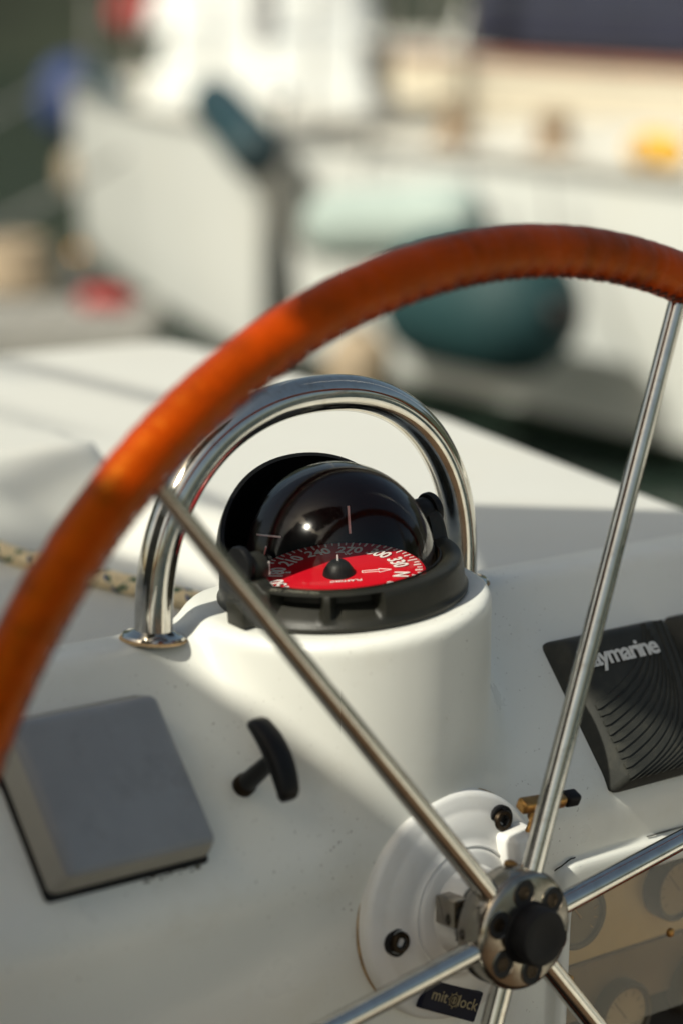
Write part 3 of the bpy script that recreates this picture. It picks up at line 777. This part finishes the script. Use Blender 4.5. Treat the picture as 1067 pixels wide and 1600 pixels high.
# ------------------------------------------------------------------ harbour: water, far shore, neighbouring boats
def water():
    m = bpy.data.materials.new('harbour_water'); m.use_nodes = True; n = m.node_tree; b = n.nodes['Principled BSDF']; L = n.links.new
    b.inputs['Base Color'].default_value = (.018, .030, .024, 1); b.inputs['Roughness'].default_value = .12; b.inputs['IOR'].default_value = 1.33
    tc = n.nodes.new('ShaderNodeTexCoord'); t = n.nodes.new('ShaderNodeTexNoise'); t.inputs['Scale'].default_value = 2.2; t.inputs['Detail'].default_value = 5
    L(tc.outputs['Object'], t.inputs['Vector']); bu = n.nodes.new('ShaderNodeBump'); bu.inputs['Strength'].default_value = .6; bu.inputs['Distance'].default_value = .12
    L(t.outputs['Fac'], bu.inputs['Height']); L(bu.outputs[0], b.inputs['Normal'])
    bm = bmesh.new(); v = [bm.verts.new(c) for c in ((-900, -900, -1.25), (900, -900, -1.25), (900, 900, -1.25), (-900, 900, -1.25))]; bm.faces.new(v)
    obj('water', bm, m, kind='structure', smooth=False)
water()
HILL = mat('wooded_hill', (.035, .045, .030), .95, 0, .5, .4)
def hill():
    bm = bmesh.new(); rows = []
    for i in range(61):
        a = math.radians(-40+160*i/60); row = []
        for r, z in ((42, -1.6), (42.3, 3.0), (50, 7), (62, 14), (90, 22), (140, 26)):
            zz = z*(1+.22*math.sin(i*.7)+.14*math.sin(i*1.9+1)) if z > 3 else z
            row.append(bm.verts.new((r*math.cos(a), r*math.sin(a), zz)))
        rows.append(row)
    for a, b in zip(rows, rows[1:]):
        for j in range(len(a)-1): bm.faces.new((a[j], b[j], b[j+1], a[j+1]))
    obj('far_shore_hill', bm, HILL, kind='structure')
hill()

HULLW = mat('white_hull', (.60, .62, .605), .32, 0, .03, 1.5, 0, 0, 0, (.60, .58, .48), 2, .25)
HULLG = mat('cream_hull', (.68, .62, .50), .35, 0, .03, 1.5)
DECKF = mat('pale_deck', (.68, .66, .58), .6, 0, .05, 3)
WINDOW = mat('dark_window', (.01, .014, .018), .1)
TEAL = mat('teal_fender_cloth', (.006, .038, .043), .7, 0, .15, 6, .3, 80)
PTEAL = mat('pale_teal_cloth', (.33, .40, .38), .7, 0, .1, 6)
DTEAL = mat('dark_teal_vinyl', (.006, .030, .040), .6, 0, .2, 8)
NAVYC = mat('navy_canvas', (.010, .012, .030), .85, 0, .15, 4)
RAILM = mat('rail_steel', (.5, .5, .5), .2, 1)
GREYRAIL = mat('grey_rail', (.20, .20, .19), .5)
REDBR = mat('red_brown_wood', (.30, .10, .05), .5, 0, .2, 6)
WOOD = mat('varnished_spar', (.28, .20, .13), .45, 0, .2, 10)
YEL = mat('yellow_vinyl', (.72, .40, .03), .5)
BLUEC = mat('blue_canvas', (.025, .045, .14), .8)
REDC = mat('red_canvas', (.34, .03, .03), .7)
PINKC = mat('faded_red_cloth', (.55, .20, .14), .7)
TAN = mat('tan_vinyl', (.33, .26, .18), .7)
CONC = mat('grey_pontoon', (.26, .255, .235), .8, 0, .12, 5)
BOOT = mat('dark_green_boot_stripe', (.010, .020, .012), .5)
MAST = mat('silver_mast', (.55, .56, .58), .35, .6)

def boat(label, bow, axis, length, hw, zs, hull_m, tip=1.0, cabin=None, group='moored sailboats', wl=-1.25, boot=.13, toe=GREYRAIL, bluff=1.7, transom=.8):
    """axis: unit vector from bow to stern in plan"""
    ax = Vector((axis[0], axis[1], 0)).normalized(); sd_ = Vector((ax.y, -ax.x, 0)); B = Vector((bow[0], bow[1], 0))
    t = thing('sailboat', label, 'sailboat', (B.x+ax.x*length/2, B.y+ax.y*length/2, wl), group=group)
    N = 40
    def half(u): return hw*(1-(1-min(1, u/.62))**bluff)*(1 if u < .62 else 1-(1-transom)*((u-.62)/.38)**2)
    def zsh(u): return zs+.16*(1-u)**2*.4
    for_secs = []
    bm = bmesh.new()
    for i in range(N+1):
        u = i/N; hb = half(u); c = B+ax*(length*u); z1 = zsh(u); row = []
        secs = [(1.0, z1), (.995, z1-.08), (.985, z1-.35), (.95, z1-.62), (.94, wl+min(.2, boot-.02)), (.90, wl), (.6, wl-.3)]
        for s in (1, -1):
            seq = secs if s == 1 else secs[::-1]
            for f, z in (secs[::-1] if s == 1 else secs):
                rake = ax*((z1-z)*.16*(1-u)**3)
                row.append(bm.verts.new(c+sd_*(s*hb*f)+rake+Vector((0, 0, z))))
        for_secs.append(row)
    M_ = len(for_secs[0])
    for a, b in zip(for_secs, for_secs[1:]):
        for j in range(M_-1):
            if j == M_//2-1: continue
            bm.faces.new((a[j], a[j+1], b[j+1], b[j]))
    bm.faces.new(for_secs[-1])
    bmesh.ops.remove_doubles(bm, verts=bm.verts, dist=1e-4)
    for f in bm.faces:
        if f.calc_center_median().z < wl+boot: f.material_index = 1
    obj('hull', bm, [hull_m, BOOT], t, ang=50)
    bm = bmesh.new(); pr = None
    for i in range(N+1):
        u = i/N; hb = half(u)-.004; c = B+ax*(length*u); z = zsh(u)-.004
        r = [bm.verts.new(c+sd_*(hb*q)+Vector((0, 0, z+.05*(1-q*q)))) for q in (1, .5, 0, -.5, -1)]
        if pr:
            for j in range(4): bm.faces.new((pr[j], pr[j+1], r[j+1], r[j]))
        pr = r
    bmesh.ops.remove_doubles(bm, verts=bm.verts, dist=1e-4)
    obj('deck', bm, DECKF, t)
    for s in (1, -1):
        bm = bmesh.new(); tube(bm, [B+ax*(length*i/N)+sd_*(s*half(i/N))+Vector((0, 0, zsh(i/N)+.015)) for i in range(N+1)], .022, 6); obj('toe_rail', bm, toe, t)
    if cabin:
        u0, u1, cw, ch, wins = cabin
        m = Matrix.Translation(B) @ frame((0, 0, 1), ax)
        bm = bmesh.new(); zb_ = zsh(.5)-.02; box(bm, (length*u0, -cw, zb_), (length*u1, cw, zb_+ch), m, .08, 3, (length*.06, .04, .10, .10)); cb = obj('cabin', bm, HULLW, t)
        for s in (1, -1):
            for k in range(wins):
                xa = length*(u0+.08+(u1-u0-.10)*k/wins); xb = xa+length*(u1-u0-.10)/wins*.72
                bm = bmesh.new(); box(bm, (xa, s*(cw-.055)-.012, zb_+ch*.35), (xb, s*(cw-.055)+.012, zb_+ch*.72), m, .02, 2); obj('window', bm, WINDOW, cb)
    # pulpit and stanchions
    for s in (1, -1):
        for k in range(5):
            u = .12+.2*k; p = B+ax*(length*u)+sd_*(s*(half(u)-.05))
            bm = bmesh.new(); tube(bm, [p+Vector((0, 0, zsh(u))), p+Vector((0, 0, zsh(u)+.60))], .013, 8); obj('stanchion', bm, RAILM, t)
        bm = bmesh.new()
        for hh in (.32, .59): tube(bm, [B+ax*(length*(.12+.8*i/20))+sd_*(s*(half(.12+.8*i/20)-.05))+Vector((0, 0, zsh(.12+.8*i/20)+hh)) for i in range(21)], .004, 5)
        obj('lifeline', bm, RAILM, t)
    return t, (lambda u, s=0, z=0: B+ax*(length*u)+sd_*(s*half(u))+Vector((0, 0, zsh(u)+z)))

A, pA = boat('white hulled sailboat with its bow pointing at the camera beyond the rope', (4.97, 6.68), (.60, .80), 7.9, 1.15, -.33, HULLW, cabin=(.34, .78, .62, .42, 3), bluff=1.25, boot=.09)
Bt, pB = boat('white sailboat lying alongside with a large teal fender on its hull', (6.4, -6.95), (0.0, 1.0), 13.6, 1.52, -.27, HULLW, cabin=(.42, .86, .95, .30, 4), transom=.87)
Ct, pC = boat('cream sailboat farthest away with a navy canvas cover and red brown rail', (9.2, 0.5), (.12, 1.0), 12.5, 1.9, -.07, HULLG, cabin=(.25, .8, 1.1, .35, 4), toe=REDBR)
for px3, r3 in (((5.02, 6.62, -.10), .045), ((4.96, 6.0, -.19), .02)):
    bm = bmesh.new(); tube(bm, [(px3[0], px3[1], -.30), px3], .012, 8); obj('glint_post', bm, RAILM, Bt)
    bm = bmesh.new(); sphere(bm, r3, Matrix.Translation(px3)); obj('glint_ball', bm, RAILM, Bt)  # shiny ball added so the sun leaves a blurred glint
# masts and canvas on them
def part_cyl(name, m_, parent, p, q, r, r2=None):
    bm = bmesh.new(); tube(bm, [p, (Vector(p)+Vector(q))/2, q], lambda i: r+((r2 or r)-r)*i/2, 16, up=(.3, .9, .1)); return obj(name, bm, m_, parent)
part_cyl('mast', MAST, A, pA(.40, 0, 0), pA(.40, 0, 11), .085)
part_cyl('mast', MAST, Bt, pB(.50, 0, 0), pB(.50, 0, 11), .08)
part_cyl('mast', WOOD, Ct, (8.9, 9.2, -.05), (9.1, 9.4, 9), .09)
part_cyl('boom_crutch', WOOD, Ct, (8.75, 8.45, -.05), (9.0, 8.95, .75), .05)
bm = bmesh.new(); box(bm, (8.60, 1.5, -.03), (11.2, 9.75, 1.1), bev=.12, seg=3, taper=(.25, .25, .2, .3)); obj('canvas_cover', bm, NAVYC, Ct)
# sprayhood on boat A
bm = bmesh.new(); mA = Matrix.Translation(pA(.60, 0, .34)) @ frame((0, 0, 1), (.60, .80, 0))
n = 14; prev = None
for i in range(n+1):
    th_ = math.pi*i/n; 
    r = [bm.verts.new(mA @ Vector((x_, .70*math.cos(th_), h_*math.sin(th_)**.7))) for x_, h_ in ((0, .05), (.35, .45), (.8, .62), (1.5, .60))]
    if prev:
        for j in range(3): bm.faces.new((prev[j], prev[j+1], r[j+1], r[j]))
    prev = r
obj('sprayhood', bm, HULLW, A)

def capsule(name, label, p, q, r, m_, cat='fender', group=None, rope_to=None):
    p, q = Vector(p), Vector(q); t = thing(name, label, cat, p, group=group); d = (q-p); L_ = d.length; m = frame(d, (.2, .9, .35), p)
    prof = [(0, 0)]+[(r*math.sin(math.radians(a)), r-r*math.cos(math.radians(a))) for a in (20, 45, 70, 90)]+[(r, L_-r)]+[(r*math.sin(math.radians(a)), L_-r+r*math.cos(math.radians(a))) for a in (70, 45, 20)]+[(0, L_)]
    bm = bmesh.new(); lathe(bm, prof, 28, m, False, False); obj('body', bm, m_, t)
    bm = bmesh.new(); lathe(bm, [(r*.22, -r*.18), (r*.26, 0.02*r), (r*.2, .1*r)], 12, m, True, False); obj('end_collar', bm, BLACKP, t)
    bm = bmesh.new(); lathe(bm, [(r*.2, L_-.1*r), (r*.26, L_), (r*.2, L_+r*.18)], 12, m, False, True); obj('end_collar', bm, BLACKP, t)
    if rope_to: bm = bmesh.new(); tube(bm, [q, (q+Vector(rope_to))/2+Vector((0, 0, .01)), Vector(rope_to)], .008, 6); obj('hanging_line', bm, GREYRAIL, t)
    return t
capsule('fender', 'large dark teal barrel fender hanging against the white hull above the hoop rail', (4.50, 5.24, -.68), (4.45, 4.40, -.66), .235, TEAL, rope_to=(4.85, 4.9, -.25))
capsule('fender', 'pale teal fender lying above the large dark barrel fender, partly behind the wheel rim', (4.60, 5.85, -.52), (4.58, 4.95, -.41), .135, PTEAL, rope_to=(4.85, 5.3, -.25))
capsule('fender', 'cream fender low against the hull under the large teal fender', (4.62, 5.62, -1.22), (4.60, 5.58, -.86), .12, TAN, rope_to=(4.85, 5.9, -.25))
capsule('fender', 'dark teal roll lashed along the bow rail of the nearer white boat', (4.76, 6.42, -.30), (5.40, 7.62, -.16), .115, DTEAL, cat='fender')
capsule('fender', 'dark teal roll farther back on the side of the same white boat', (6.30, 9.60, -.38), (7.15, 11.30, -.22), .09, DTEAL)
capsule('fender', 'blue canvas covered fender at the far left end of the white boat', (7.95, 12.85, -.72), (8.1, 12.95, -.20), .22, BLUEC)
capsule('fender', 'tan fender hanging low at the far left of the white boat', (7.95, 12.72, -1.12), (7.95, 12.72, -.80), .10, TAN)
capsule('sail_bag', 'red canvas sail bag on the far deck at the top left', (9.3, 14.35, .05), (9.75, 14.0, .12), .17, REDC, cat='sail bag')
capsule('sail_bag', 'faded red sail bag on the cabin top in front of the mast', (9.3, 13.2, -.18), (9.9, 12.6, -.12), .12, PINKC, cat='sail bag')
# horseshoe lifebuoy on boat B's rail
lb = thing('lifebuoy', 'yellow horseshoe lifebuoy on the rail of the white boat at the right', 'lifebuoy', (4.98, 4.48, -.16))
bm = bmesh.new(); tube(bm, [(5.0, 4.53+.085*math.cos(t), -.165+.026*math.sin(t)) for t in np.linspace(math.radians(-60), math.radians(240), 28)], .044, 12, up=(1, 0, 0)); obj('buoy_foam', bm, YEL, lb)
bm = bmesh.new(); box(bm, (4.952, 4.575, -.18), (4.962, 4.595, -.12), bev=.003, seg=1); obj('strap', bm, WHITEINK, lb)
# winches and coiled gear on boat B's side deck
for i, (x_, y_, lab_) in enumerate(((5.45, 6.05, 'brown sheet winch nearest the bow of the boat alongside'), (5.5, 5.55, 'brown sheet winch on the side deck left of the yellow lifebuoy'))):
    wch = thing('winch', lab_, 'winch', (x_, y_, -.27), group='deck winches')
    bm = bmesh.new(); lathe(bm, [(.10, 0), (.10, .03), (.07, .05), (.06, .10), (.075, .14), (.08, .16), (.03, .17), (0, .17)], 24, Matrix.Translation((x_, y_, -.26))); obj('drum', bm, WOOD, wch)
    bm = bmesh.new(); lathe(bm, [(.13, 0), (.13, .012), (.10, .015)], 24, Matrix.Translation((x_, y_, -.272)), True, False); obj('base_pad', bm, TEAK, wch)
# pontoon at the left
pt = thing('pontoon', 'grey floating pontoon in front of the dark water at the left', 'pontoon', (3.9, 7.5, -1.15))
pm = Matrix.Translation((4.62, 6.72, 0)) @ frame((0, 0, 1), (-.78, .63, 0))
bm = bmesh.new(); box(bm, (.15, -.95, -1.35), (4.2, 0, -1.05), pm, .02, 2); obj('float', bm, CONC, pt)
for k in range(1, 28):
    bm = bmesh.new(); box(bm, (.15*k+.004, -.93, -1.052), (.15*k+.146, -.02, -1.02), pm, .004, 1); obj('plank', bm, CONC, pt)
capsule('mooring_float', 'small red mooring float lying on the grey pontoon', (4.62, 7.50, -.985), (4.80, 7.36, -.985), .05, REDC, cat='float')
bo = thing('bollard', 'brass topped mooring bollard standing by the red float', 'bollard', (4.98, 8.05, -1.2))
bm = bmesh.new(); lathe(bm, [(.05, -1.3), (.05, -.88)], 16, Matrix.Translation((4.98, 8.05, 0))); obj('post', bm, GREYRAIL, bo)
bm = bmesh.new(); sphere(bm, .045, Matrix.Translation((4.98, 8.05, -.87))); obj('brass_cap', bm, BRASS, bo)
cl = thing('rope_coil', 'beige coil of mooring rope at the left end of the pontoon', 'rope coil', (4.60, 8.05, -1.0))
bm = bmesh.new()
for k in range(7): tube(bm, [(4.62+(.16-.006*k)*math.cos(t), 8.02+(.16-.006*k)*math.sin(t), -.985+.032*k) for t in np.linspace(0, 2*math.pi, 29)[:-1]], .02, 8, True)
obj('coil', bm, TAN, cl)
for i, (p, q, lab_) in enumerate((((3.2, 9.6, -1.0), (7.9, 12.9, -.35), 'slack grey mooring line from the pontoon to the far end of the white boat'), ((3.7, 8.6, -1.0), (6.3, 9.3, -.40), 'slack grey mooring line from the pontoon to the middle of the white boat'))):
    bm = bmesh.new(); P_, Q_ = Vector(p), Vector(q)
    tube(bm, [P_.lerp(Q_, k/16)+Vector((0, 0, -.15*math.sin(math.pi*k/16))) for k in range(17)], .02, 6); tag(obj('mooring_line', bm, GREYRAIL), lab_, 'mooring line', 'mooring lines')
